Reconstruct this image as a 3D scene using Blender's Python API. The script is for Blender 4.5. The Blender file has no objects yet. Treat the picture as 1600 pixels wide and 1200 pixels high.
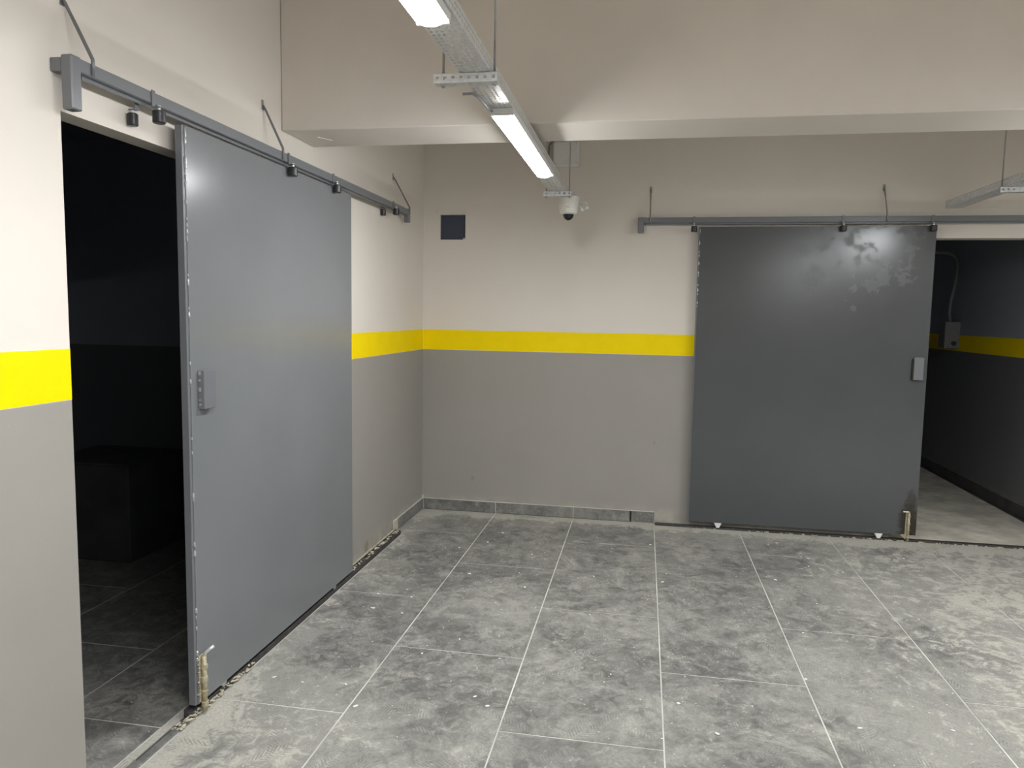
import bpy, bmesh, math, random
from mathutils import Vector, Matrix
random.seed(7)
S = bpy.context.scene
COL = S.collection

# ------------------------------------------------------------------ camera
cam_d = bpy.data.cameras.new('camera'); cam = bpy.data.objects.new('camera', cam_d); COL.objects.link(cam)
cam.location = (1.67253, -5.45706, 1.52415)
cam.rotation_euler = (math.radians(84.63368), math.radians(-0.95912), math.radians(10.17426))
cam_d.sensor_width = 36.0; cam_d.lens = 36.0 * 1148.02 / 1600.0
cam_d.clip_start = 0.02; cam_d.clip_end = 100
S.camera = cam
# ------------------------------------------------------------------ world and exposure
w = bpy.data.worlds.new('world'); S.world = w; w.use_nodes = True
w.node_tree.nodes['Background'].inputs[0].default_value = (0.02, 0.02, 0.022, 1)
w.node_tree.nodes['Background'].inputs[1].default_value = 1.0
S.view_settings.view_transform = 'Standard'; S.view_settings.look = 'None'
S.view_settings.gamma = 1.0; S.view_settings.use_curve_mapping = False
S.view_settings.exposure = 0.0
LAMP = 110.0            # radiance of the linear LED diffusers
LAMP_COL = (0.97, 0.985, 1.0, 1)

# ------------------------------------------------------------------ materials
def newmat(name):
    m = bpy.data.materials.new(name); m.use_nodes = True
    nt = m.node_tree
    return m, nt, nt.nodes['Principled BSDF']

class NT:
    """tiny helper for node graphs"""
    def __init__(s, nt): s.nt = nt
    def n(s, t, **kw):
        x = s.nt.nodes.new(t)
        for k, v in kw.items(): setattr(x, k, v)
        return x
    def l(s, a, b): s.nt.links.new(a, b)
    def put(s, sock, v):
        if isinstance(v, bpy.types.NodeSocket): s.l(v, sock)
        else: sock.default_value = v
    def math(s, op, a, b=0.0, c=None, clamp=False):
        x = s.n('ShaderNodeMath', operation=op, use_clamp=clamp)
        s.put(x.inputs[0], a); s.put(x.inputs[1], b)
        if c is not None: s.put(x.inputs[2], c)
        return x.outputs[0]
    def vmath(s, op, a, b=None, out=0):
        x = s.n('ShaderNodeVectorMath', operation=op)
        s.put(x.inputs[0], a)
        if b is not None: s.put(x.inputs[1], b)
        return x.outputs[out]
    def ramp(s, v, lo, hi, a=0.0, b=1.0, smooth=True):
        x = s.n('ShaderNodeMapRange', interpolation_type='SMOOTHSTEP' if smooth else 'LINEAR')
        s.put(x.inputs[0], v); s.put(x.inputs[1], lo); s.put(x.inputs[2], hi); s.put(x.inputs[3], a); s.put(x.inputs[4], b)
        return x.outputs[0]
    def noise(s, vec, scale, detail=4, rough=0.55, dist=0.0):
        x = s.n('ShaderNodeTexNoise'); s.put(x.inputs['Vector'], vec)
        x.inputs['Scale'].default_value = scale; x.inputs['Detail'].default_value = detail
        x.inputs['Roughness'].default_value = rough; x.inputs['Distortion'].default_value = dist
        return x.outputs['Fac']
    def mix(s, f, a, b):
        x = s.n('ShaderNodeMix', data_type='RGBA')
        s.put(x.inputs[0], f); s.put(x.inputs[6], a); s.put(x.inputs[7], b)
        return x.outputs[2]
    def pos(s): return s.n('ShaderNodeNewGeometry').outputs['Position']
    def bump(s, h, strength, dist):
        x = s.n('ShaderNodeBump'); x.inputs['Strength'].default_value = strength; x.inputs['Distance'].default_value = dist
        s.put(x.inputs['Height'], h); return x.outputs['Normal']

def rgb(r, g, b): return (r, g, b, 1.0)

def simple(name, col, rough=0.5, metal=0.0, var=0.12, scale=25.0, bump=0.0, spec=0.5):
    m, nt, p = newmat(name); g = NT(nt); P = g.pos()
    n = g.noise(P, scale, 5, 0.6)
    f = g.ramp(n, 0.3, 0.7)
    a = tuple(c * (1 - var) for c in col[:3]) + (1,); b = tuple(min(1, c * (1 + var)) for c in col[:3]) + (1,)
    g.l(g.mix(f, a, b), p.inputs['Base Color'])
    p.inputs['Roughness'].default_value = rough; p.inputs['Metallic'].default_value = metal
    p.inputs['Specular IOR Level'].default_value = spec
    if bump: g.l(g.bump(n, bump, 0.002), p.inputs['Normal'])
    return m

def wall_paint(name, white, grey, zsplit):
    m, nt, p = newmat(name); g = NT(nt); P = g.pos()
    sx = g.n('ShaderNodeSeparateXYZ'); g.l(P, sx.inputs[0])
    n1 = g.noise(P, 1.7, 5, 0.6); n2 = g.noise(P, 42, 4, 0.6); n3 = g.noise(P, 7, 6, 0.65)
    low = g.math('LESS_THAN', sx.outputs[2], zsplit)
    v1 = g.ramp(n1, 0.3, 0.7); 
    wc = g.mix(v1, tuple(c * 0.96 for c in white) + (1,), tuple(white) + (1,))
    gc = g.mix(g.ramp(n1, 0.3, 0.75), tuple(c * 0.97 for c in grey) + (1,), tuple(c * 1.03 for c in grey) + (1,))
    # plaster specks and faint dirty smudges
    sp = g.ramp(g.noise(P, 120, 2, 0.5), 0.745, 0.76)
    gc = g.mix(g.math('MULTIPLY', sp, 0.5), gc, rgb(0.6, 0.57, 0.52))
    # dusty foot of the wall
    dz = g.math('MULTIPLY', g.ramp(sx.outputs[2], 0.02, 0.16, 1.0, 0.0), g.ramp(n3, 0.40, 0.65))
    gc = g.mix(g.math('MULTIPLY', dz, 0.6), gc, rgb(0.50, 0.46, 0.38))
    # brown rust smear near the floor track, grey knock mark on the back wall
    for (cx, cy, cz, rx, rz, col, am) in ((0, -1.18, 0.055, 0.05, 0.06, rgb(0.20, 0.14, 0.07), 0.6), (0.405, 0, 0.26, 0.022, 0.028, rgb(0.2, 0.19, 0.175), 0.5), (1.775, 0, 0.60, 0.006, 0.016, rgb(0.2, 0.19, 0.175), 0.8)):
        d = g.vmath('LENGTH', g.vmath('MULTIPLY', g.vmath('SUBTRACT', P, (cx, cy, cz)), (1 / rx, 1 / rx, 1 / rz)), out=1)
        gc = g.mix(g.ramp(g.math('ADD', d, g.math('SUBTRACT', n3, 0.5)), 0.3, 1.0, am, 0.0), gc, col)
    g.l(g.mix(low, wc, gc), p.inputs['Base Color'])
    g.l(g.math('SUBTRACT', 0.62, g.math('MULTIPLY', low, 0.14)), p.inputs['Roughness'])
    p.inputs['Specular IOR Level'].default_value = 0.4
    h = g.math('ADD', g.math('MULTIPLY', n1, 3.0), g.math('MULTIPLY', n2, 0.12))
    g.l(g.bump(h, 0.10, 0.004), p.inputs['Normal'])
    return m

def slate_paint(name, col, rough, stain=None, blotch=0.0):
    """slate grey gloss paint on sheet steel; stain = world point of a weld burn"""
    m, nt, p = newmat(name); g = NT(nt); P = g.pos()
    n1 = g.noise(P, 2.2, 5, 0.6); n2 = g.noise(P, 11, 6, 0.6, 0.4)
    sz = g.n('ShaderNodeSeparateXYZ'); g.l(P, sz.inputs[0])
    c = g.mix(g.ramp(n1, 0.3, 0.7), tuple(x * 0.97 for x in col) + (1,), tuple(x * 1.03 for x in col) + (1,))
    if blotch:
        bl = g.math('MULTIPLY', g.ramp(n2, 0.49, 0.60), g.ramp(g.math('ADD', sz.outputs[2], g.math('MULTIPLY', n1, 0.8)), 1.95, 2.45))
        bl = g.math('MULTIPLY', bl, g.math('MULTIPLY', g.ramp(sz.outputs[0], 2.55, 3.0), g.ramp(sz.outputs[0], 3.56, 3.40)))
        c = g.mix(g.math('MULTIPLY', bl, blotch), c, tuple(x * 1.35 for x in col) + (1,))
    if stain:
        for (cx, cy, cz, rx, rz, strength) in stain:
            d = g.vmath('SUBTRACT', P, (cx, cy, cz))
            d = g.vmath('MULTIPLY', d, (1 / rx, 1 / rx, 1 / rz))
            ln = g.vmath('LENGTH', d, out=1)
            ln = g.math('ADD', ln, g.math('MULTIPLY', g.math('SUBTRACT', g.noise(P, 28, 4, 0.6), 0.5), 1.1))
            c = g.mix(g.ramp(ln, 0.45, 1.0, strength, 0.0), c, rgb(0.022, 0.016, 0.008))
    g.l(c, p.inputs['Base Color'])
    r = g.ramp(n2, 0.3, 0.75, rough - 0.006, rough + 0.006)
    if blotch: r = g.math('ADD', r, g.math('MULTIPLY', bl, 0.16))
    g.l(r, p.inputs['Roughness'])
    p.inputs['Specular IOR Level'].default_value = 0.75
    g.l(g.bump(n1, 0.04, 0.003), p.inputs['Normal'])
    return m

def tile_material(name, dust_gain=1.0, prints=True):
    m, nt, p = newmat(name); g = NT(nt); P = g.pos()
    sx = g.n('ShaderNodeSeparateXYZ'); g.l(P, sx.inputs[0]); X, Y = sx.outputs[0], sx.outputs[1]
    n1 = g.noise(P, 1.4, 5, 0.6, 0.3); n4 = g.noise(P, 3.4, 9, 0.72, 1.6); n5 = g.noise(P, 15, 9, 0.74, 0.9); n6 = g.noise(P, 90, 4, 0.65, 0.4)
    base = g.mix(g.ramp(n5, 0.33, 0.67), rgb(0.112, 0.112, 0.105), rgb(0.205, 0.203, 0.190))
    # film of dust: how much lies where
    if prints:
        dens = g.math('ADD', g.ramp(X, 1.8, 3.8, 0.0, 0.125), g.ramp(Y, -0.30, -0.04, 0.0, 0.19))
        fl = g.math('MULTIPLY', g.ramp(X, 1.5, 0.25), g.ramp(Y, -2.35, -3.2))
        dens = g.math('ADD', dens, g.math('MULTIPLY', fl, 0.115))
        dens = g.math('ADD', dens, g.ramp(X, 0.24, 0.07, 0.0, 0.105))
        dens = g.math('SUBTRACT', dens, g.math('MULTIPLY', g.math('LESS_THAN', X, -0.02), 0.20))
    else:
        dens = g.math('ADD', 0.0, 0.0)
    film = g.math('ADD', g.math('ADD', g.math('MULTIPLY', n1, 0.35), g.math('MULTIPLY', n4, 0.38)), g.math('MULTIPLY', n5, 0.27))
    film = g.ramp(g.math('ADD', film, g.math('MULTIPLY', dens, 0.8)), 0.43, 0.60)
    c = g.mix(g.math('MULTIPLY', film, 0.80 * dust_gain), base, rgb(0.345, 0.338, 0.305))
    # pools of film wiped smooth
    c = g.mix(g.math('MULTIPLY', g.ramp(n4, 0.56, 0.64), 0.30 * dust_gain), c, rgb(0.40, 0.39, 0.35))
    # curling swipes: thin light and dark lines along iso-lines of a noise
    for (sc, at, wd, col, am) in ((2.6, 0.50, 0.010, rgb(0.45, 0.435, 0.385), 0.55), (4.1, 0.54, 0.014, rgb(0.095, 0.095, 0.09), 0.45), (5.5, 0.46, 0.012, rgb(0.42, 0.41, 0.37), 0.5)):
        nn = g.noise(P, sc, 3, 0.5, 1.8)
        ln = g.ramp(g.math('ABSOLUTE', g.math('SUBTRACT', nn, at)), 0.0, wd, 1.0, 0.0)
        ln = g.math('MULTIPLY', ln, g.ramp(n5, 0.47, 0.60))
        c = g.mix(g.math('MULTIPLY', ln, am * dust_gain), c, col)
    # ragged clots of light plaster dust
    cl = g.math('ADD', g.math('ADD', g.math('MULTIPLY', n5, 0.42), g.math('MULTIPLY', n4, 0.40)), g.math('ADD', g.math('MULTIPLY', n6, 0.18), dens))
    clot = g.ramp(cl, 0.595, 0.645)
    c = g.mix(g.math('MULTIPLY', clot, 0.80 * dust_gain), c, rgb(0.52, 0.503, 0.442))
    if prints:   # boot prints with chevron tread, one per cell, each turned its own way
        for k, (scale, off, am) in enumerate([(2.3, (0, 0, 0), 0.50), (3.0, (3.3, 1.7, 0), 0.45), (2.6, (7.1, 5.2, 0), 0.45), (3.3, (11.7, 2.9, 0), 0.4)]):
            q = g.vmath('MULTIPLY', g.vmath('ADD', P, off), (1, 1, 0))
            v = g.n('ShaderNodeTexVoronoi', voronoi_dimensions='2D'); g.l(q, v.inputs['Vector']); v.inputs['Scale'].default_value = scale
            d = g.vmath('SUBTRACT', q, v.outputs['Position'])
            sc3 = g.n('ShaderNodeSeparateColor'); g.l(v.outputs['Color'], sc3.inputs[0])
            vr = g.n('ShaderNodeVectorRotate', rotation_type='Z_AXIS'); g.l(d, vr.inputs['Vector'])
            g.l(g.math('MULTIPLY', sc3.outputs[0], 6.283), vr.inputs['Angle'])
            e = g.n('ShaderNodeSeparateXYZ'); g.l(vr.outputs[0], e.inputs[0])
            ax, ay = e.outputs[0], e.outputs[1]
            rr = g.math('ADD', g.math('POWER', g.math('DIVIDE', ax, 0.045), 2.0), g.math('POWER', g.math('DIVIDE', ay, 0.125), 2.0))
            mask = g.ramp(rr, 0.6, 1.0, 1.0, 0.0)
            wob = g.math('MULTIPLY', g.math('SUBTRACT', n5, 0.5), 0.02)
            tread = g.math('SINE', g.math('MULTIPLY', g.math('ADD', g.math('ADD', ay, wob), g.math('ABSOLUTE', ax)), 6.283 / 0.0165))
            tread = g.math('MULTIPLY', g.ramp(tread, -0.1, 0.4), g.ramp(g.math('ABSOLUTE', ax), 0.002, 0.006))
            msk = g.math('MULTIPLY', g.math('MULTIPLY', mask, tread), g.ramp(n5, 0.42, 0.58))
            light = g.math('GREATER_THAN', sc3.outputs[1], 0.5)
            pc = g.mix(light, rgb(0.10, 0.10, 0.096), rgb(0.42, 0.41, 0.365))
            c = g.mix(g.math('MULTIPLY', msk, am), c, pc)
    # grain and a few white spatters
    c = g.mix(g.ramp(n6, 0.40, 0.66, 0.0, 0.30), c, rgb(0.13, 0.13, 0.124))
    sp = g.ramp(g.noise(P, 60, 2, 0.4), 0.725, 0.745)
    c = g.mix(g.math('MULTIPLY', sp, 0.8 * dust_gain), c, rgb(0.60, 0.59, 0.55))
    g.l(c, p.inputs['Base Color'])
    g.l(g.ramp(film, 0.0, 1.0, 0.45, 0.85), p.inputs['Roughness'])
    p.inputs['Specular IOR Level'].default_value = 0.35
    g.l(g.bump(g.math('ADD', g.math('MULTIPLY', clot, 0.6), g.math('MULTIPLY', n5, 0.4)), 0.2, 0.002), p.inputs['Normal'])
    return m

def emitter(name, col, strength):
    m, nt, p = newmat(name)
    p.inputs['Base Color'].default_value = (0.9, 0.9, 0.9, 1)
    p.inputs['Emission Color'].default_value = col; p.inputs['Emission Strength'].default_value = strength
    return m

M = {}
WHITE = (0.745, 0.692, 0.628); GREY = (0.318, 0.304, 0.278)
M['wall'] = wall_paint('two_tone_wall_paint', WHITE, GREY, 1.25)
M['beam'] = simple('off_white_plaster', rgb(*WHITE), 0.65, var=0.03, scale=2.0, spec=0.35)
M['stripe'] = simple('yellow_paint', rgb(0.93, 0.70, 0.0), 0.55, var=0.02, scale=8, spec=0.12)
M['shaded_plaster'] = wall_paint('shade_toned_wall_paint', (0.36, 0.38, 0.44), (0.16, 0.162, 0.175), 1.25)  # two-tone wall paint repeated darker; the rooms' shade is put into the colour
M['tile'] = tile_material('dusty_grey_porcelain')
M['skirt'] = tile_material('grey_porcelain_skirting', 0.55, False)
M['grout'] = simple('light_grout', rgb(0.55, 0.54, 0.495), 0.85, var=0.2, scale=2.5)
M['dustfloor'] = simple('dusty_concrete', rgb(0.58, 0.55, 0.47), 0.9, var=0.22, scale=5, bump=0.1)
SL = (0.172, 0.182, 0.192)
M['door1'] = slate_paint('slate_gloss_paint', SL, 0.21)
M['door2'] = slate_paint('slate_gloss_paint_shaded_blotchy', (0.071, 0.076, 0.081), 0.235,  # same paint as the left door, darkened to hold its weaker light
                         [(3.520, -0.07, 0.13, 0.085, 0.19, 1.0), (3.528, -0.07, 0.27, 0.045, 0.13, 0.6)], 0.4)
M['rail'] = slate_paint('slate_rail_paint', (0.150, 0.158, 0.172), 0.34)
M['steel'] = simple('bare_steel', rgb(0.55, 0.55, 0.54), 0.3, 0.9)
M['galv'] = simple('galvanised_steel', rgb(0.66, 0.67, 0.68), 0.45, 0.3, var=0.1, scale=60)
M['rod'] = simple('zinc_rod', rgb(0.36, 0.36, 0.37), 0.45, 0.8)
M['rubber'] = simple('black_rubber', rgb(0.022, 0.022, 0.026), 0.35, var=0.2)
M['track'] = simple('dark_floor_iron', rgb(0.055, 0.052, 0.050), 0.6, 0.2, var=0.35, scale=30, bump=0.2)
M['cement'] = simple('dried_cement', rgb(0.47, 0.43, 0.34), 0.95, var=0.25, scale=40, bump=0.5)
M['brass'] = simple('dull_brassed_steel', rgb(0.46, 0.41, 0.29), 0.5, 0.35, var=0.25, scale=45)
M['burnt_and_gap_shade'] = simple('burnt_metal_and_gap_shade', rgb(0.03, 0.024, 0.016), 0.8, var=0.4, scale=70)  # real weld burns, also the painted shade in skirting gaps
M['chrome'] = simple('bright_bolt_steel', rgb(0.82, 0.82, 0.80), 0.28, 0.7)
M['weld'] = simple('weld_bead', rgb(0.45, 0.46, 0.47), 0.28, 0.5)
M['plastic'] = simple('white_plastic', rgb(0.72, 0.72, 0.71), 0.4, var=0.03)
M['cream'] = simple('off_white_camera_shell', rgb(0.70, 0.68, 0.62), 0.4, var=0.03)
M['lens'] = simple('smoked_dome', rgb(0.012, 0.013, 0.02), 0.08, var=0.1)
M['navy'] = simple('duct_hole_shade', rgb(0.042, 0.054, 0.085), 0.55, var=0.1)
M['cable'] = simple('grey_cable', rgb(0.25, 0.25, 0.27), 0.5)
M['lamp'] = emitter('led_diffuser', LAMP_COL, LAMP)
M['greybox'] = simple('grey_box_plastic', rgb(0.20, 0.20, 0.205), 0.5, var=0.05)
M['shadedtile'] = simple('shade_toned_skirting_tile', rgb(0.06, 0.058, 0.062), 0.5, var=0.25, scale=9)  # tile darkened so its colour holds the unlit room's shade
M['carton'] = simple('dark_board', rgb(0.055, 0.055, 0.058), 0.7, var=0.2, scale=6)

# ------------------------------------------------------------------ object helpers
def wloc(o):
    v = Vector((0, 0, 0))
    while o is not None:
        v += o.location; o = o.parent
    return v

def tag(o, label, cat=None, group=None, kind=None):
    if label: o['label'] = label
    if cat: o['category'] = cat
    if group: o['group'] = group
    if kind: o['kind'] = kind
    return o

def empty(name, loc, label, cat, group=None, kind=None):
    o = bpy.data.objects.new(name, None); COL.objects.link(o)
    o.location = loc; o.empty_display_size = 0.05
    return tag(o, label, cat, group, kind)

def link(name, me, mat, parent, origin, smooth=False):
    o = bpy.data.objects.new(name, me); COL.objects.link(o)
    if parent is not None: o.parent = parent; o.location = Vector(origin) - wloc(parent)
    else: o.location = origin
    if mat is not None and not me.materials: me.materials.append(mat)
    if smooth:
        for f in me.polygons: f.use_smooth = True
    return o

def from_bm(name, bm, mat, parent=None, origin=(0, 0, 0), smooth=False):
    """bm in world coordinates; shifted so the object's origin is `origin`"""
    bmesh.ops.translate(bm, verts=bm.verts, vec=-Vector(origin))
    bmesh.ops.recalc_face_normals(bm, faces=bm.faces)
    me = bpy.data.meshes.new(name); bm.to_mesh(me); bm.free()
    return link(name, me, mat, parent, origin, smooth)

def bm_box(bm, x0, x1, y0, y1, z0, z1, bevel=0.0, seg=1):
    r = bmesh.ops.create_cube(bm, size=1.0)
    vs = r['verts']
    for v in vs:
        v.co = Vector(((x0 + x1) / 2 + v.co.x * (x1 - x0), (y0 + y1) / 2 + v.co.y * (y1 - y0), (z0 + z1) / 2 + v.co.z * (z1 - z0)))
    if bevel:
        es = list({e for v in vs for e in v.link_edges})
        bmesh.ops.bevel(bm, geom=es, offset=bevel, segments=seg, affect='EDGES', profile=0.5)

def box(name, x0, x1, y0, y1, z0, z1, mat, parent=None, bevel=0.0, seg=1):
    bm = bmesh.new(); bm_box(bm, x0, x1, y0, y1, z0, z1, bevel, seg)
    return from_bm(name, bm, mat, parent, ((x0 + x1) / 2, (y0 + y1) / 2, z0))

def bm_tube(bm, pts, r, n=8, caps=True, flat=None):
    """tube along a poly-line; flat=(w,h,up) makes a flat bar instead"""
    pts = [Vector(p) for p in pts]; rings = []
    up = Vector((0, 0, 1))
    for i, p in enumerate(pts):
        t = (pts[min(i + 1, len(pts) - 1)] - pts[max(i - 1, 0)]).normalized()
        u = up if abs(t.dot(up)) < 0.95 else Vector((1, 0, 0))
        a = t.cross(u).normalized(); b = a.cross(t).normalized()
        rr = r[i] if isinstance(r, (list, tuple)) else r
        ring = []
        for k in range(n):
            th = 2 * math.pi * (k + 0.5) / n
            ring.append(bm.verts.new(p + a * math.cos(th) * rr + b * math.sin(th) * rr))
        rings.append(ring)
    for i in range(len(rings) - 1):
        for k in range(n):
            bm.faces.new((rings[i][k], rings[i][(k + 1) % n], rings[i + 1][(k + 1) % n], rings[i + 1][k]))
    if caps:
        bm.faces.new(rings[0][::-1]); bm.faces.new(rings[-1])

def tube(name, pts, r, mat, parent=None, n=8, smooth=True):
    bm = bmesh.new(); bm_tube(bm, pts, r, n)
    return from_bm(name, bm, mat, parent, pts[0], smooth)

def lathe(name, prof, centre, mat, parent=None, n=20, axis='z', smooth=True):
    """prof: list of (radius, height) from bottom to top"""
    bm = bmesh.new(); rings = []
    c = Vector(centre)
    for (r, h) in prof:
        ring = []
        for k in range(n):
            t = 2 * math.pi * k / n
            if axis == 'z': q = Vector((r * math.cos(t), r * math.sin(t), h))
            elif axis == 'x': q = Vector((h, r * math.cos(t), r * math.sin(t)))
            else: q = Vector((r * math.cos(t), h, r * math.sin(t)))
            ring.append(bm.verts.new(c + q))
        rings.append(ring)
    for i in range(len(rings) - 1):
        for k in range(n):
            bm.faces.new((rings[i][k], rings[i][(k + 1) % n], rings[i + 1][(k + 1) % n], rings[i + 1][k]))
    bm.faces.new(rings[0]); bm.faces.new(rings[-1])
    o = from_bm(name, bm, mat, parent, centre, smooth)
    if smooth:
        try: o.data.set_sharp_from_angle(angle=math.radians(40))
        except Exception: pass
    return o

def grid_wall(name, us, zs, hole, d0, d1, axis, mat):
    """wall slab with real openings. us, zs: breaks; hole(u,z)->bool by cell centre; d0..d1 thickness along the other axis"""
    bm = bmesh.new(); cache = {}
    def V(i, j, k):
        key = (i, j, k)
        if key not in cache:
            u, z, d = us[i], zs[j], (d0, d1)[k]
            cache[key] = bm.verts.new((d, u, z) if axis == 'x' else (u, d, z))
        return cache[key]
    nu, nz = len(us) - 1, len(zs) - 1
    solid = lambda i, j: 0 <= i < nu and 0 <= j < nz and not hole((us[i] + us[i + 1]) / 2, (zs[j] + zs[j + 1]) / 2)
    for i in range(nu):
        for j in range(nz):
            if not solid(i, j): continue
            for k in (0, 1): bm.faces.new([V(i, j, k), V(i + 1, j, k), V(i + 1, j + 1, k), V(i, j + 1, k)])
            for (di, dj, a, b) in ((-1, 0, (i, j), (i, j + 1)), (1, 0, (i + 1, j), (i + 1, j + 1)), (0, -1, (i, j), (i + 1, j)), (0, 1, (i, j + 1), (i + 1, j + 1))):
                if not solid(i + di, j + dj): bm.faces.new([V(*a, 0), V(*b, 0), V(*b, 1), V(*a, 1)])
    return from_bm(name, bm, mat)

def struct(o, label, cat): return tag(o, label, cat, kind='structure')

# ------------------------------------------------------------------ the setting
RX, RY, CH = 7.6, -9.0, 3.10           # room extent to the right, behind the camera, ceiling height
TL, TW, X0 = 1.172, 0.60, 0.592        # tile pitch and the first joint from the left wall
ZT, ZB = 1.403, 1.252                  # yellow stripe

floor = struct(box('floor', -2.9, RX, RY, 0.0, -0.12, -0.0016, M['grout']), 'dusty grey tiled floor with light grout joints', 'floor')
tile_cache = {}
def put_tile(x0, x1, y0, y1, parent, mat=None):
    g = 0.0030; x0 += g; x1 -= g; y0 += g; y1 -= g
    key = (round(x1 - x0, 3), round(y1 - y0, 3))
    if key not in tile_cache:
        bm = bmesh.new(); a, b = key[0] / 2, key[1] / 2
        bm_box(bm, -a, a, -b, b, -0.01, 0.0, 0.0009)
        me = bpy.data.meshes.new('tile'); bm.to_mesh(me); bm.free(); me.materials.append(M['tile']); tile_cache[key] = me
    link('tile', tile_cache[key], None, parent, ((x0 + x1) / 2, (y0 + y1) / 2, random.uniform(-0.0004, 0.0002)))
xs = [0.064, X0] + [X0 + TW * k for k in range(1, 12)]
for c in range(len(xs) - 1):
    off = -TL / 2 if c % 2 == 0 else -TL
    edges = [-0.012]; y = off
    while y > -8.3: edges.append(y); y -= TL
    for i, (a, b) in enumerate(zip(edges[1:], edges[:-1])): put_tile(0.010 if c == 0 and i == 0 else xs[c], xs[c + 1], a, b, floor)
put_tile(0.010, 0.066, -0.692, -TL / 2, floor)
# tiles of the unlit room on the left, seen through its doorway
xs1 = [-0.018, -0.445, -1.045, -1.645, -2.245, -2.845]
for c in range(5):
    off = -3.16 if c % 2 == 0 else -2.612
    edges = [-0.6]; y = off + 2 * TL
    while y > -4.6:
        if y < -0.62: edges.append(y)
        y -= TL
    edges.append(-4.6)
    for a, b in zip(edges[1:], edges[:-1]): put_tile(xs1[c + 1], xs1[c], a, b, floor)
# narrow threshold strips of tile under the left doorway
for a, b in ((-3.52, -2.86), (-2.86, -2.20)):
    put_tile(-0.018, 0.022, a, b, floor)

# left wall with its doorway
D1A, D1B, D1T = -3.545, -2.20, 2.087
wl = grid_wall('wall_left', [RY, D1A, D1B, 0.0], [0.0, D1T, CH], lambda u, z: D1A < u < D1B and z < D1T, -0.085, 0.0, 'x', M['wall'])
struct(wl, 'left wall painted white over grey with a dark doorway', 'wall')
for a, b in ((RY + 0.01, D1A), (D1B, -0.001)):
    box('stripe', 0.0, 0.001, a, b, ZB, ZT, M['stripe'], wl)['label'] = 'yellow painted stripe'
# back wall with the right-hand doorway and the small square duct opening
D2A, D2B, D2T = 3.42, 4.60, 2.088
VX0, VX1, VZ0, VZ1 = 0.130, 0.326, 2.083, 2.268
def bh(u, z): return (D2A < u < D2B and z < D2T) or (VX0 < u < VX1 and VZ0 < z < VZ1)
wb = grid_wall('wall_back', [-0.085, VX0, VX1, D2A, D2B, RX], [0.0, VZ0, D2T, VZ1, CH], bh, 0.0, 0.125, 'y', M['wall'])
struct(wb, 'back wall painted white over grey behind the wide sliding door', 'wall')
for a, b in ((0.002, D2A), (D2B, RX - 0.01)):
    box('stripe', a, b, -0.001, 0.0, ZB, ZT, M['stripe'], wb)['label'] = 'yellow painted stripe'
struct(box('wall_right', RX, RX + 0.12, RY, 0.125, 0, CH, M['wall']), 'far right wall of the basement outside the picture', 'wall')
struct(box('wall_front', -0.085, RX, RY - 0.12, RY, 0, CH, M['wall']), 'wall behind the camera', 'wall')
struct(box('ceiling', -0.085, RX, RY, 0.125, CH, CH + 0.1, M['beam']), 'off-white plastered ceiling above the beam', 'ceiling')
beam = struct(box('trim_1', 0.001, RX, -2.224, -1.890, 2.350, CH, M['beam'], None, 0.004), 'deep off-white plastered ceiling beam crossing the room', 'beam')
beam.name = 'ceiling_beam'
bm = bmesh.new(); bm_tube(bm, [(0.117, -2.097, 2.3497), (0.161, -2.028, 2.3497)], 0.002, 5)
from_bm('scratch', bm, M['plastic'], beam, (0.117, -2.097, 2.35))

# unlit rooms behind the doorways
def room_shell(pref, x0, x1, y0, y1, h, open_side, lab):
    t = 0.1; sides = {'left': (x0 - t, x0, y0, y1), 'right': (x1, x1 + t, y0, y1), 'far': (x0 - t, x1 + (0 if open_side == 'right' else t), y1, y1 + t), 'near': (x0 - t, x1 + (0 if open_side == 'right' else t), y0 - t, y0)}
    made = {}
    for k, (a, b, c, d) in sides.items():
        if k == open_side: continue
        made[k] = struct(box('wall_%s_%s' % (pref, k), a, b, c, d, 0, h, M['shaded_plaster']), '%s wall of the unlit room behind the %s' % ({'left': 'left-hand', 'right': 'right-hand', 'far': 'far', 'near': 'near'}[k], lab), 'wall')
    struct(box('ceiling', x0 - t, x1 + (0 if open_side == 'right' else t), y0 - (0 if open_side == 'near' else t), y1 + t, h, h + t, M['shaded_plaster']), 'dark ceiling of the unlit room behind the %s' % lab, 'ceiling')
    return made
room_shell('store', -2.85, -0.085, -4.55, -0.55, 2.75, 'right', 'left doorway')
r2 = room_shell('passage', 2.3, 4.64, 0.125, 4.6, 2.75, 'near', 'right doorway')
box('stripe', 4.639, 4.640, 0.13, 4.59, ZB, ZT, M['stripe'], r2['right'])['label'] = 'yellow painted stripe'
struct(box('floor', 2.3, 4.64, 0.0, 4.6, -0.12, -0.001, M['dustfloor']), 'dust-covered floor of the unlit room behind the right doorway', 'floor')
skr = struct(box('baseboard_passage', 4.60, 4.639, 0.13, 4.58, 0, 0.006, M['shadedtile']), 'shade-darkened tile skirting of the unlit room behind the right doorway', 'baseboard')
for k in range(8):
    a = 0.13 + 0.56 * k
    box('tile', 4.622, 4.639, a + 0.002, a + 0.556, 0.006, 0.095, M['shadedtile'], skr, 0.001)

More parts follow.
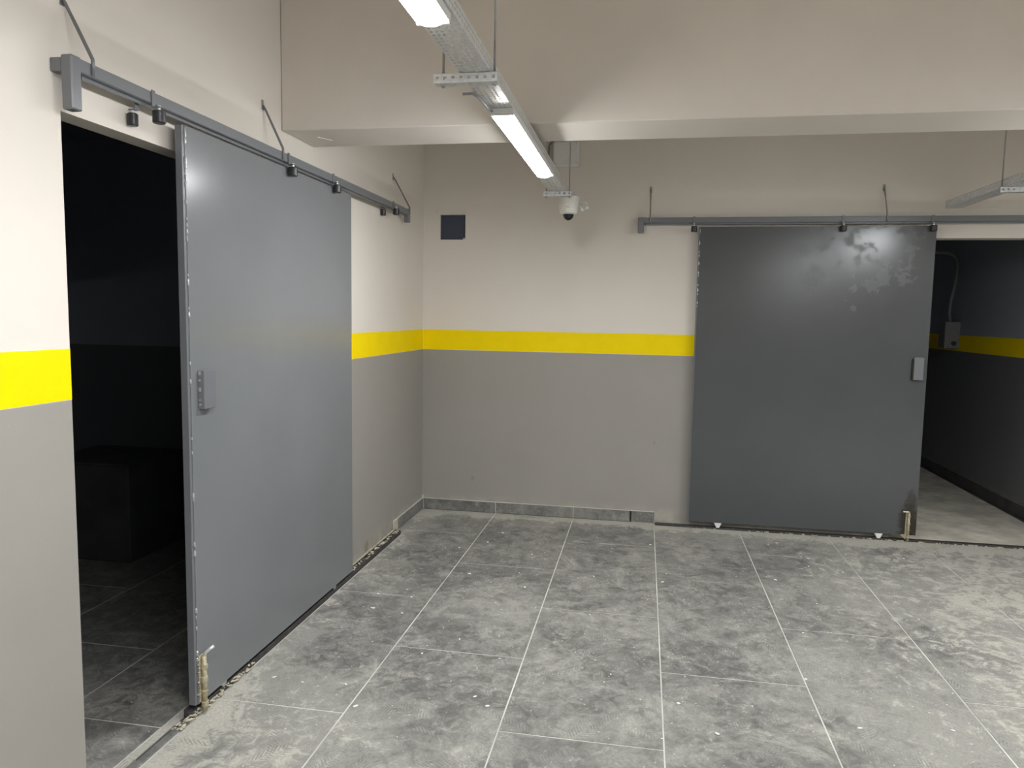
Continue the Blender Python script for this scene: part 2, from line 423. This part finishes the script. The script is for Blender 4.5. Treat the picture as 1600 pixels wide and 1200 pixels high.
# skirting tiles of the lit room
sb = empty('baseboard_back', (0.9, -0.006, 0), 'row of grey skirting tiles along the back wall', 'baseboard', kind='structure')
for a, b in ((0.014, X0 - 0.003), (X0 + 0.001, X0 + TW - 0.003), (X0 + TW + 0.001, 1.612)):
    box('tile', a, b, -0.012, -0.001, 0.002, 0.082, M['skirt'], sb, 0.001)
e = box('tile', 1.626, 1.792, -0.010, -0.001, 0.010, 0.084, M['skirt'], sb, 0.001)
box('gap_shade_strip', 1.6125, 1.6255, -0.004, -0.001, 0.002, 0.083, M['burnt_and_gap_shade'], sb)  # near-black strip paints the shade in the gap between skirting tiles
box('grout_line', 0.014, 1.792, -0.010, -0.0005, 0.0835, 0.0875, M['grout'], sb)
for xj in (X0 - 0.001, X0 + TW - 0.001): box('grout_line', xj - 0.0018, xj + 0.0018, -0.011, -0.001, 0.002, 0.082, M['grout'], sb)
sl = empty('baseboard_left', (0.006, -0.3, 0), 'short grey skirting tile in the corner of the left wall', 'baseboard', kind='structure')
box('tile', 0.001, 0.012, -0.590, -0.014, 0.002, 0.082, M['skirt'], sl, 0.001)
box('tile', 0.001, 0.010, -0.690, -0.604, 0.006, 0.084, M['cement'], sl, 0.001)
box('gap_shade_strip', 0.001, 0.006, -0.603, -0.591, 0.002, 0.083, M['burnt_and_gap_shade'], sl)  # gap shade painted as a dark strip here too
box('grout_line', 0.001, 0.0105, -0.690, -0.002, 0.0835, 0.0875, M['grout'], sl)
box('grout_line', 0.001, 0.014, -0.0135, -0.001, 0.0, 0.11, M['grout'], sl)

# ------------------------------------------------------------------ floor tracks
def crust(name, n, fx, parent, mat, origin):
    """small irregular lumps of dried cement joined into one part"""
    bm = bmesh.new()
    for k in range(n):
        p, r = fx()
        res = bmesh.ops.create_icosphere(bm, subdivisions=1, radius=1.0)
        s = Vector((r * random.uniform(0.6, 1.3), r * random.uniform(0.8, 2.2), r * random.uniform(0.3, 0.7)))
        a = random.uniform(0, 6.28); rot = Matrix.Rotation(a, 3, 'Z')
        for v in res['verts']:
            q = v.co * random.uniform(0.75, 1.2)
            v.co = Vector(p) + rot @ Vector((q.x * s.x, q.y * s.y, q.z * s.z))
    o = from_bm(name, bm, mat, parent, origin)
    o['kind'] = 'stuff'
    return o

t1 = empty('floor_track', (0.045, -2.0, 0), 'low dark iron floor track along the left wall under the sliding door', 'track', 'floor tracks of the sliding doors')
box('track_bar', 0.030, 0.062, -3.09, -0.695, -0.0015, 0.027, M['track'], t1, 0.002)
box('threshold_strip', 0.0225, 0.062, -3.52, -3.0905, -0.0015, 0.004, M['skirt'], t1, 0.0015)
box('track_slot', 0.0300, 0.0335, -3.36, -3.0905, 0.004, 0.0048, M['track'], t1)
box('track_lip', 0.0265, 0.030, -3.09, -0.70, 0.0, 0.034, M['track'], t1)
box('cement_bed', 0.001, 0.026, -2.199, -0.70, 0.0, 0.030, M['cement'], t1, 0.004)
crust('cement_crust', 140, lambda: ((random.uniform(0.008, 0.054), -0.72 - 0.80 * random.random(), 0.028), random.uniform(0.003, 0.009)), t1, M['cement'], (0.04, -1.1, 0.03))
crust('cement_crust', 150, lambda: ((random.uniform(0.044, 0.074), -3.20 + 0.55 * random.random(), random.uniform(0.003, 0.024)), random.uniform(0.003, 0.009)), t1, M['cement'], (0.05, -3.1, 0.01))

t2 = empty('floor_track', (3.3, -0.04, 0), 'dark iron floor track along the back wall under the wide sliding door', 'track', 'floor tracks of the sliding doors')
box('track_bar', 1.80, 4.95, -0.060, -0.030, -0.0015, 0.012, M['track'], t2, 0.002)
box('cement_bed', 1.80, 4.95, -0.030, -0.001, -0.0015, 0.008, M['track'], t2, 0.002)
crust('cement_crust', 60, lambda: ((random.uniform(1.9, 4.4), random.uniform(-0.075, -0.055), 0.004), random.uniform(0.004, 0.012)), t2, M['cement'], (3.0, -0.06, 0.0))

# ------------------------------------------------------------------ sliding doors
def weld_beads(parent, pts, r=0.004):
    bm = bmesh.new()
    for p in pts:
        res = bmesh.ops.create_icosphere(bm, subdivisions=1, radius=r)
        sc = random.uniform(0.6, 1.5)
        for v in res['verts']: v.co = Vector((v.co.x, v.co.y, v.co.z * 2.4)) * sc + Vector(p)
    o = from_bm('weld_beads', bm, M['weld'], parent, pts[0]); o['kind'] = 'stuff'

DF, DBk = 0.070, 0.038
d1 = empty('door_1', (0.054, -2.35, 0.03), 'tall slate-grey steel sliding door half open on the left wall', 'door', kind='structure')
Y0, Y1, DZ0, DZ1 = -3.075, -1.575, 0.045, 2.166
box('frame', DBk, DF - 0.003, Y0, Y0 + 0.040, DZ0, DZ1, M['rail'], d1, 0.002)
box('frame', DBk, DF - 0.003, Y1 - 0.040, Y1, DZ0, DZ1, M['rail'], d1, 0.002)
box('frame', DBk, DF - 0.003, Y0 + 0.040, Y1 - 0.040, DZ1 - 0.04, DZ1, M['rail'], d1, 0.002)
box('frame', DBk, DF - 0.003, Y0 + 0.040, Y1 - 0.040, DZ0, DZ0 + 0.04, M['rail'], d1, 0.002)
box('panel', DF - 0.003, DF, Y0 + 0.012, Y1, DZ0, DZ1, M['door1'], d1, 0.0008)
box('back_panel', DBk + 0.004, DBk + 0.007, Y0 + 0.04, Y1 - 0.04, DZ0 + 0.04, DZ1 - 0.04, M['door1'], d1)
pts = []
for zc, n in ((2.13, 8), (2.03, 7), (1.93, 5), (1.80, 5), (1.66, 3), (1.52, 2), (1.30, 2), (1.02, 2), (0.86, 3), (0.62, 2), (0.38, 3), (0.20, 2)):
    for k in range(n): pts.append((DF - 0.001, Y0 + 0.012, zc + random.uniform(-0.045, 0.045)))
weld_beads(d1, pts)
lk = box('lock_box', DF, DF + 0.026, -3.020, -2.948, 1.160, 1.303, M['rail'], d1, 0.002)
bm = bmesh.new()
for zz in (1.172, 1.19, 1.225, 1.232, 1.262, 1.285, 1.292):
    bm_box(bm, DF + 0.002, DF + 0.012, -3.0235, -3.0195, zz, zz + 0.008, 0.001)
from_bm('weld_spots', bm, M['weld'], lk, (DF, -3.02, 1.22))
for yw in (-2.885, -1.815):
    b = box('wheel_fork', DBk + 0.004, DF - 0.004, yw - 0.022, yw + 0.022, 0.036, 0.0455, M['steel'], d1, 0.001)
    for xx in (DBk + 0.003, DF - 0.006):
        bm = bmesh.new()
        vs = [bm.verts.new((xx + dx, yw + dy, zz)) for dx in (0, 0.003) for dy, zz in ((-0.022, 0.046), (0.022, 0.046), (0.008, 0.026), (-0.008, 0.026))]
        bm.faces.new(vs[0:4]); bm.faces.new(vs[4:8][::-1])
        for k in range(4): bm.faces.new((vs[k], vs[(k + 1) % 4], vs[4 + (k + 1) % 4], vs[4 + k]))
        from_bm('fork_cheek', bm, M['steel'], b, (xx, yw, 0.03))
    lathe('wheel', [(0.006, -0.008), (0.0095, -0.008), (0.0075, 0.0), (0.0095, 0.008), (0.006, 0.008)], (0.052, yw, 0.0365), M['rubber'], b, 14, 'x')

def floor_bolt(parent, base, axis, zt, rod_r, out):
    """cylinder bolt welded to the door foot; base=(x,y) on the door face, out=unit vector away from the face"""
    x, y = base; ox, oy = out; tx, ty = abs(oy), abs(ox)
    z0 = 0.012
    def P(t, o, z): return (x + tx * t + ox * o, y + ty * t + oy * o, z)
    def bx(name, t0, t1, o0, o1, za, zb, mat, par, bev=0.001):
        a = P(t0, o0, 0); b = P(t1, o1, 0)
        return box(name, min(a[0], b[0]), max(a[0], b[0]), min(a[1], b[1]), max(a[1], b[1]), za, zb, mat, par, bev)
    pl = bx('bolt_plate', -0.018, 0.012, 0.0, 0.003, 0.05, zt - 0.02, M['brass'], parent)
    rod = tube('bolt_rod', [P(0, 0.012, z0), P(0, 0.012, zt - 0.025)], rod_r, M['brass'], pl, 12)
    for za, zb in ((0.030, 0.050), (0.088, 0.094), (0.122, 0.146), (0.176, 0.194)):
        lathe('bolt_collar', [(rod_r, za), (rod_r + 0.0035, za + 0.001), (rod_r + 0.0035, zb - 0.001), (rod_r, zb)], P(0, 0.012, 0), M['brass'], pl, 14)
    tube('bolt_handle', [P(0, 0.012, zt - 0.030), P(0.001, 0.018, zt - 0.012), P(0.008, 0.032, zt + 0.001), P(0.016, 0.044, zt + 0.010)] if ox else
         [P(0.001, 0.013, zt - 0.018), P(-0.010, 0.018, zt - 0.014), P(-0.030, 0.022, zt - 0.013), P(-0.042, 0.023, zt - 0.012)], 0.0062 if ox else 0.0058, M['chrome'], pl, 10)
    return pl
fb = floor_bolt(d1, (DF, -3.040), 'y', 0.252, 0.0095, (1, 0))
crust('weld_crust', 26, lambda: ((DF + 0.003, random.choice((-3.060, -3.026)) + random.uniform(-0.003, 0.003), random.uniform(0.06, 0.225)), random.uniform(0.003, 0.006)), d1, M['brass'], (DF, -3.04, 0.1))

d2 = empty('door_2', (2.80, -0.054, 0.03), 'wide slate-grey steel sliding door with shiny blotches on the back wall', 'door', kind='structure')
A0, A1, EZ0, EZ1 = 2.030, 3.570, 0.050, 2.164
yF, yB = -0.070, -0.038
for a, b, c, d in ((A0, A0 + 0.04, EZ0, EZ1), (A1 - 0.04, A1, EZ0, EZ1), (A0 + 0.04, A1 - 0.04, EZ1 - 0.04, EZ1), (A0 + 0.04, A1 - 0.04, EZ0, EZ0 + 0.04)):
    box('frame', a, b, yF + 0.003, yB, c, d, M['rail'], d2, 0.002)
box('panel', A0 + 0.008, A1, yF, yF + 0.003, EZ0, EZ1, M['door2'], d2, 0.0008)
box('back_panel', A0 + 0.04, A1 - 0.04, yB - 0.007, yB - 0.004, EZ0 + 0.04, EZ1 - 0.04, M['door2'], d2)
pts = []
for zc in (2.14, 2.11, 2.06, 1.98, 1.90, 1.84, 1.74, 1.70, 1.62): pts += [(A0 + 0.008, yF + 0.001, zc + random.uniform(-0.02, 0.02)) for k in range(3)]
weld_beads(d2, pts)
lk = box('lock_box', 3.478, 3.540, yF - 0.028, yF, 1.130, 1.284, M['rail'], d2, 0.002)
box('keyhole_plate', 3.471, 3.478, yF - 0.016, yF, 1.128, 1.27, M['burnt_and_gap_shade'], lk)
for xw in (2.245, 3.333):
    b = box('wheel_fork', xw - 0.026, xw + 0.026, yF + 0.004, yB - 0.004, 0.040, 0.0505, M['plastic'], d2, 0.001)
    for yy in (yF + 0.002, yB - 0.006):
        bm = bmesh.new()
        vs = [bm.verts.new((xw + dx, yy + dy, zz)) for dy in (0, 0.003) for dx, zz in ((-0.026, 0.05), (0.026, 0.05), (0.010, 0.014), (-0.010, 0.014))]
        bm.faces.new(vs[0:4]); bm.faces.new(vs[4:8][::-1])
        for k in range(4): bm.faces.new((vs[k], vs[(k + 1) % 4], vs[4 + (k + 1) % 4], vs[4 + k]))
        from_bm('fork_cheek', bm, M['plastic'], b, (xw, yy, 0.03))
    lathe('wheel', [(0.008, -0.008), (0.0135, -0.008), (0.011, 0.0), (0.0135, 0.008), (0.008, 0.008)], (xw, -0.054, 0.0265), M['rubber'], b, 16, 'y')
fb2 = floor_bolt(d2, (3.516, yF), 'x', 0.232, 0.0075, (0, -1))
box('scorched_backing', 3.496, 3.548, yF - 0.002, yF, 0.055, 0.215, M['burnt_and_gap_shade'], d2)
bm = bmesh.new()
vs = [bm.verts.new(p) for p in ((3.470, yF - 0.004, 0.052), (3.505, yF - 0.004, 0.056), (3.505, yF - 0.004, 0.018), (3.470, yF - 0.0005, 0.052), (3.505, yF - 0.0005, 0.056), (3.505, yF - 0.0005, 0.018))]
bm.faces.new(vs[:3]); bm.faces.new(vs[3:][::-1])
for k in range(3): bm.faces.new((vs[k], vs[(k + 1) % 3], vs[3 + (k + 1) % 3], vs[3 + k]))
from_bm('gusset', bm, M['brass'], d2, (3.49, yF, 0.03))

# ------------------------------------------------------------------ top rails with guide rollers and braces
RZ0, RZ1 = 2.190, 2.229
def rail_set(name, label, along, a0, a1, cross, posts, fronts, backs, braces, stub_at):
    """along: 'y' (left wall, wall plane x=0, out=+x) or 'x' (back wall, wall plane y=0, out=-y)"""
    sgn = 1 if along == 'y' else -1
    def W(t, o, z): return (o, t, z) if along == 'y' else (t, -o, z)
    def bx(nm, t0, t1, o0, o1, z0, z1, mat, par, bev=0.0):
        a = W(t0, o0, z0); b = W(t1, o1, z1)
        return box(nm, min(a[0], b[0]), max(a[0], b[0]), min(a[1], b[1]), max(a[1], b[1]), z0, z1, mat, par, bev)
    root = empty(name, W((a0 + a1) / 2, 0.0, RZ0), label, 'rail', 'top rails of the sliding doors')
    o0, o1 = cross
    bx('rail_tube', a0, a1, o0, o1, RZ0, RZ1, M['rail'], root, 0.003)
    bx('guide_lip', a0 + 0.04, a1 - 0.04, o0 + 0.012, o0 + 0.017, RZ0 - 0.010, RZ0, M['rail'], root)
    for (t0, t1, zb) in posts:
        bx('end_post', t0, t1, o0 - 0.001, o1 + 0.001, zb, RZ1 + 0.003, M['rail'], root, 0.004)
    for t in stub_at:
        bx('wall_stub', t - 0.016, t + 0.016, 0.0, o0 - 0.0012, RZ1 - 0.042, RZ1 - 0.004, M['rail'], root, 0.002)
    for side, lst in (('front', fronts), ('back', backs)):
        for (t, zc) in lst:
            oc = o1 + 0.022 if side == 'front' else 0.0185
            rr = 0.0205 if side == 'front' else 0.0165
            so = o1 + 0.0025 if side == 'front' else o0 - 0.0025
            st = bx('roller_strap', t - 0.008, t + 0.008, so - 0.0025, so + 0.0025, zc + 0.030, RZ1 + 0.004, M['rail'], root, 0.0008)
            bx('strap_foot', t - 0.009, t + 0.009, min(so - 0.0025, oc - 0.009), max(so + 0.0025, oc + 0.009), zc + 0.028, zc + 0.032, M['rail'], st, 0.0008)
            c = W(t, oc, zc)
            lathe('roller_stud', [(0.0055, 0.018), (0.0055, 0.036)], c, M['chrome'], st, 12)
            lathe('roller', [(rr - 0.003, -0.021), (rr, -0.018), (rr, 0.016), (rr - 0.003, 0.019)], c, M['rubber'], st, 20)
    for (tb, tt, zt) in braces:
        p0 = W(tb, o1 + 0.003, RZ0 + 0.004); p1 = W(tb, o1 + 0.003, RZ1 + 0.012); p2 = W(tb + (tt - tb) * 0.85, 0.010, zt - 0.015); p3 = W(tt, 0.003, zt)
        br = tube('brace_rod', [p0, p1, p2, p3], [0.0055, 0.0055, 0.0048, 0.0048], M['rod'] if along == 'x' else M['rail'], root, 6)
        bx('anchor_plate', tt - 0.008, tt + 0.008, 0.0, 0.003, zt - 0.02, zt + 0.022, M['rod'], br)
    return root
rail_set('door_rail', 'grey square-tube top rail with three braces along the left wall', 'y', -3.56, -0.555, (0.036, 0.071),
         [(-3.580, -3.542, 2.082), (-0.575, -0.540, 2.142)],
         [(-3.233, 2.148), (-2.300, 2.151), (-1.815, 2.157), (-0.895, 2.168)], [(-3.262, 2.135), (-0.930, 2.160)],
         [(-3.500, -3.525, 2.405), (-2.355, -2.395, 2.418), (-0.565, -0.695, 2.422)], [-3.562])
rail_set('door_rail', 'grey square-tube top rail with drop post and upright braces along the back wall', 'x', 1.62, 5.2, (0.036, 0.071),
         [(1.605, 1.648, 2.122)],
         [(1.995, 2.146), (2.980, 2.147), (3.543, 2.146)], [(4.75, 2.146)],
         [(1.690, 1.689, 2.432), (3.256, 3.246, 2.426), (4.7, 4.7, 2.43)], [1.66, 4.9])

# ------------------------------------------------------------------ duct opening in the back wall
vt = empty('duct_opening', (0.228, 0.0, VZ0), 'small square duct opening filled with a shade-coloured panel high on the back wall near the corner', 'vent')
box('shade_panel', VX0 + 0.001, VX1 - 0.001, 0.022, 0.034, VZ0 + 0.001, VZ1 - 0.001, M['navy'], vt)  # dark sheet set back in the hole; the hole's shade is its colour
box('top_edge_strip', VX0 - 0.022, VX1 + 0.004, -0.003, -0.0003, VZ1, VZ1 + 0.006, M['cream'], vt)
for xx in (VX0 - 0.022, VX1 + 0.001): box('corner_pin', xx, xx + 0.004, -0.004, -0.0003, VZ1 + 0.006, VZ1 + 0.045, M['cream'], vt)
box('torn_corner', VX1 - 0.022, VX1 - 0.001, 0.018, 0.0215, VZ0 + 0.001, VZ0 + 0.014, M['beam'], vt)

# ------------------------------------------------------------------ cable trays, hangers and linear lights
def perforated(bm, o, u, v, nu, pitch, cols, hole_len):
    """plate from origin o; u along the length (nu cells of `pitch`), v across; cols=[(width, is_hole_row)]"""
    o, u, v = Vector(o), Vector(u), Vector(v); cache = {}
    us = []
    for i in range(nu):
        us += [i * pitch, i * pitch + (pitch - hole_len) / 2, i * pitch + (pitch + hole_len) / 2]
    us.append(nu * pitch); vs = [0.0]
    for wd, _ in cols: vs.append(vs[-1] + wd)
    def V(i, j):
        if (i, j) not in cache: cache[(i, j)] = bm.verts.new(o + u * us[i] + v * vs[j])
        return cache[(i, j)]
    for i in range(len(us) - 1):
        for j, (wd, h) in enumerate(cols):
            if h and i % 3 == 1: continue
            bm.faces.new((V(i, j), V(i + 1, j), V(i + 1, j + 1), V(i, j + 1)))

TZ = 2.280
def cable_tray(x0, y_end, length, label):
    wd, h = 0.100, 0.045; n = int(length / 0.025)
    root = empty('cable_tray', (x0 + wd / 2, y_end - length / 2, TZ), label, 'cable tray', 'cable trays under the ceiling')
    cols = [(0.006, 0), (0.007, 1), (0.008, 0), (0.007, 1), (0.008, 0), (0.007, 1), (0.014, 0), (0.007, 1), (0.008, 0), (0.007, 1), (0.015, 0), (0.006, 0)]
    def plate(name, o, v, cc):
        bm = bmesh.new(); perforated(bm, o, (0, -1, 0), v, n, 0.025, cc, 0.015)
        ob = from_bm(name, bm, M['galv'], root, o)
        md = ob.modifiers.new('thickness', 'SOLIDIFY'); md.thickness = 0.0012; md.offset = 0
    plate('tray_bottom', (x0, y_end, TZ + 0.001), (1, 0, 0), cols)
    sc = [(0.012, 0), (0.007, 1), (0.008, 0), (0.007, 1), (0.011, 0)]
    plate('tray_side', (x0, y_end, TZ + 0.001), (0, 0, 1), sc)
    plate('tray_side', (x0 + wd, y_end, TZ + 0.001), (0, 0, 1), sc)
    return root
tr1 = cable_tray(1.072, -0.705, 7.0, 'perforated metal cable tray carrying the lit lamps and dome camera')
tr2 = cable_tray(3.622, -0.045, 7.0, 'perforated metal cable tray ending above the wide sliding door on the right')

def hanger(x0, x1, y, rods, label):
    root = empty('tray_hanger', ((x0 + x1) / 2, y, TZ - 0.03), label, 'bracket', 'hangers of the cable trays')
    bm = bmesh.new()      # punched strut, open at the back: front face with holes, top and bottom flanges
    n = max(4, round((x1 - x0) / 0.027)); pt = (x1 - x0) / n
    perforated(bm, (x0, y, TZ - 0.0295), (1, 0, 0), (0, 0, 1), n, pt, [(0.0085, 0), (0.010, 1), (0.0085, 0)], 0.010)
    perforated(bm, (x0, y, TZ - 0.0295), (1, 0, 0), (0, 1, 0), n, pt, [(0.014, 0), (0.010, 1), (0.014, 0)], 0.010)
    perforated(bm, (x0, y, TZ - 0.0025), (1, 0, 0), (0, 1, 0), n, pt, [(0.038, 0)], 0.010)
    bmesh.ops.remove_doubles(bm, verts=bm.verts, dist=0.0002)
    ob = from_bm('strut', bm, M['galv'], root, (x0, y, TZ - 0.03))
    md = ob.modifiers.new('thickness', 'SOLIDIFY'); md.thickness = 0.002; md.offset = 0
    for xr in rods:
        r = tube('threaded_rod', [(xr, y + 0.019, TZ - 0.040), (xr, y + 0.019, CH)], 0.0036, M['rod'], root, 8)
        for zz in (TZ - 0.037, TZ - 0.001):
            lathe('nut', [(0.0075, 0.0), (0.0075, 0.006)], (xr, y + 0.019, zz), M['rod'], r, 6, smooth=False)
hanger(0.990, 1.196, -3.135, (1.018, 1.184), 'punched metal strut hanging from rods between the two lit lamps')
hanger(1.040, 1.212, -0.925, (1.056, 1.198), 'punched metal strut hanging from rods just above the dome camera')
hanger(3.596, 3.760, -0.880, (3.610, 3.742), 'punched metal strut under the cable tray above the right doorway')

def linear_light(xc, y0, y1, label, lead=False):
    root = empty('linear_light', (xc, (y0 + y1) / 2, 2.235), label, 'lamp', 'linear lamps under the cable trays')
    zt = TZ - 0.0005
    box('housing', xc - 0.046, xc + 0.046, y0, y1, 2.258, zt, M['plastic'], root, 0.003)
    bm = bmesh.new(); n = 12; r = 0.040; ends = []
    for yy, s, wf in ((y0 + 0.012, 0.7, 0.72), (y0 + 0.016, 0.9, 0.88), (y0 + 0.028, 1.0, 1.0), (y1 - 0.028, 1.0, 1.0), (y1 - 0.016, 0.9, 0.88), (y1 - 0.012, 0.7, 0.72)):
        ends.append([bm.verts.new((xc - r * wf * math.cos(math.pi * k / n), yy, 2.2585 - 0.018 * s * math.sin(math.pi * k / n))) for k in range(n + 1)])
    for a, b in zip(ends[:-1], ends[1:]):
        for k in range(n): bm.faces.new((a[k], a[k + 1], b[k + 1], b[k]))
        bm.faces.new((a[0], b[0], b[n], a[n]))
    bm.faces.new(ends[0]); bm.faces.new(ends[-1][::-1])
    from_bm('diffuser', bm, M['lamp'], root, (xc, (y0 + y1) / 2, 2.235), True)
    for yy, s in ((y0, -1), (y1, 1)):
        box('end_cap', xc - 0.044, xc + 0.044, min(yy, yy + 0.011 * -s), max(yy, yy + 0.011 * -s), 2.252, 2.2585, M['plastic'], root, 0.002)
    if lead:
        tube('power_lead', [(xc - 0.035, y0 + 0.005, 2.268), (xc - 0.045, y0 - 0.06, 2.271), (xc - 0.050, y0 - 0.16, 2.272), (xc - 0.062, y0 - 0.20, 2.274), (xc - 0.095, y0 - 0.205, 2.272)], 0.0045, M['cable'], root, 8)
    return root
linear_light(1.132, -2.735, -1.535, 'lit linear lamp farther from the camera, ending near the dome camera', True)
linear_light(1.122, -4.79, -3.585, 'lit linear lamp nearest the camera at the top edge')
linear_light(1.122, -7.0, -5.8, 'added unseen linear lamp behind the camera on the left tray')  # unseen lamp, added to raise the light level
for k, (a, b) in enumerate(((-2.62, -1.42), (-4.9, -3.7), (-7.0, -5.8))):
    linear_light(3.672, a, b, ('lit linear lamp on the right tray just outside the picture', 'lit linear lamp on the right tray beside the camera', 'added unseen linear lamp on the right tray behind the camera')[k])  # the one behind the camera is added to raise the light level

tr3 = cable_tray(5.90, -0.30, 7.0, 'perforated metal cable tray of the added fill lamp row farthest right, outside the picture')  # unseen tray, added to carry the fill lamps below
for k, (a, b) in enumerate(((-3.0, -1.8), (-5.6, -4.4))):
    linear_light(5.95, a, b, ('added fill lamp of the farthest right row nearer the back wall, outside the picture', 'added fill lamp of the farthest right row beside the camera, outside the picture')[k])  # unseen lamps added as fill light from the right

# ------------------------------------------------------------------ dome camera and its junction box
dc = empty('dome_camera', (1.184, -0.800, 2.118), 'off-white dome security camera hanging under the cable tray end', 'camera')
cx, cy = 1.184, -0.800
lathe('shell', [(0.050, 2.146), (0.054, 2.149), (0.058, 2.175), (0.064, 2.22), (0.069, 2.246), (0.069, 2.2485)], (cx, cy, 0.012), M['cream'], dc, 32)
prof = [(0.034 * math.cos(t), 2.146 - 0.040 * math.sin(t)) for t in [math.pi / 2 * k / 8 for k in range(8, -1, -1)]]
prof[0] = (0.002, prof[0][1])
lathe('lens_dome', prof, (cx, cy, 0.012), M['lens'], dc, 24)
lathe('trim_ring', [(0.034, 2.143), (0.040, 2.143), (0.042, 2.147), (0.034, 2.147)], (cx, cy, 0.012), M['cream'], dc, 24)
box('emblem', cx - 0.010, cx + 0.010, cy - 0.0606, cy - 0.0585, 2.192, 2.195, M['cable'], dc)
box('mount_plate', cx - 0.06, cx + 0.06, cy - 0.022, cy + 0.04, 2.2605, 2.2790, M['galv'], dc)
pts = []
for k in range(34):
    t = k / 33 * 3.4 * 2 * math.pi
    pts.append((cx + 0.094 + 0.021 * math.cos(t), cy + 0.01 + 0.0009 * k, 2.210 + 0.022 * math.sin(t)))
cab = tube('cable_coil', [(cx + 0.06, cy, 2.237)] + pts + [(cx + 0.085, cy + 0.04, 2.262), (cx + 0.03, cy + 0.05, 2.270)], 0.0036, M['plastic'], dc, 6)
for q in ((cx + 0.118, cy, 2.195), (cx + 0.085, cy, 2.184)): box('connector', q[0] - 0.006, q[0] + 0.006, q[1] - 0.006, q[1] + 0.012, q[2] - 0.008, q[2] + 0.006, M['plastic'], cab, 0.001)

jb = empty('junction_box', (1.08, 0.0, 2.60), 'white plastic junction box high on the back wall behind the farther lamp', 'junction box')
box('box_body', 0.985, 1.172, -0.055, -0.0005, 2.598, 2.775, M['plastic'], jb, 0.010, 3)
box('box_lid', 0.991, 1.166, -0.066, -0.055, 2.604, 2.769, M['plastic'], jb, 0.004, 2)
for xx in (1.003, 1.154):
    for zz in (2.616, 2.757): lathe('screw', [(0.005, -0.0685), (0.005, -0.066)], (xx, 0, zz), M['steel'], jb, 10, 'y')
pts = [(1.115, -0.03, 2.776), (1.10, -0.03, 2.795)] + [(1.03 + 0.08 * math.cos(t), -0.03, 2.735 + 0.062 * math.sin(t)) for t in [math.pi * (0.45 + 0.55 * k / 8) for k in range(9)]] + [(0.948, -0.035, 2.66), (0.955, -0.10, 2.58), (0.99, -0.30, 2.45), (1.06, -0.60, 2.36), (1.085, -0.69, 2.340)]
tube('conduit', pts, 0.010, M['cable'], jb, 10)

# ------------------------------------------------------------------ things in the unlit rooms
eb = empty('electrical_box', (4.58, 2.30, 1.28), 'grey electrical box with flexible conduit on the wall of the right dark room', 'electrical box')
box('box_body', 4.505, 4.6395, 2.20, 2.36, 1.275, 1.530, M['greybox'], eb, 0.008, 2)
lathe('knob', [(0.022, -0.014), (0.022, 0.0)], (4.585, 2.20, 1.325), M['rubber'], eb, 14, 'y')
cp = [(4.575, 2.28, 1.530), (4.56, 2.28, 1.60), (4.565, 2.28, 1.72), (4.595, 2.28, 1.90), (4.605, 2.28, 2.04), (4.595, 2.28, 2.12), (4.57, 2.29, 2.165), (4.53, 2.30, 2.185), (4.40, 2.33, 2.195), (4.2, 2.36, 2.2)]
rads = [0.017] * len(cp)
bm = bmesh.new(); dense = []
for a, b in zip(cp[:-1], cp[1:]):
    L = (Vector(b) - Vector(a)).length; k = max(2, int(L / 0.010))
    dense += [tuple(Vector(a).lerp(Vector(b), i / k)) for i in range(k)]
dense.append(cp[-1])
bm_tube(bm, dense, [0.0165 if i % 2 else 0.0145 for i in range(len(dense))], 10)
from_bm('conduit', bm, M['greybox'], eb, cp[0], True)

cr = empty('storage_block', (-1.62, -1.36, 0), 'large dark box standing in the unlit room behind the left door', 'box')
box('body', -1.93, -1.315, -1.63, -1.10, 0.0, 0.585, M['carton'], cr, 0.006)
box('top_panel', -1.935, -1.310, -1.635, -1.095, 0.585, 0.600, M['carton'], cr, 0.003)

# ------------------------------------------------------------------ plaster crumbs on the floor
bm = bmesh.new()
for k in range(150):
    if k % 3 == 0: x, y = random.uniform(0.09, 1.2), random.uniform(-3.6, -0.2)
    elif k % 3 == 1: x, y = random.uniform(1.2, 2.8), random.uniform(-3.4, -0.15)
    else: x, y = random.uniform(2.4, 4.2), random.uniform(-3.0, -0.12)
    r = random.choice((0.002, 0.003, 0.003, 0.004, 0.006, 0.008))
    res = bmesh.ops.create_icosphere(bm, subdivisions=1, radius=1.0)
    a = Matrix.Rotation(random.uniform(0, 6.28), 3, 'Z'); sx = random.uniform(0.8, 2.0)
    for v in res['verts']:
        q = v.co * random.uniform(0.7, 1.15)
        v.co = a @ Vector((q.x * r * sx, q.y * r, q.z * r * 0.4)) + Vector((x, y, r * 0.35))
tag(from_bm('plaster_crumbs', bm, M['plastic']), 'white plaster crumbs scattered over the dusty tiled floor', 'debris', kind='stuff')
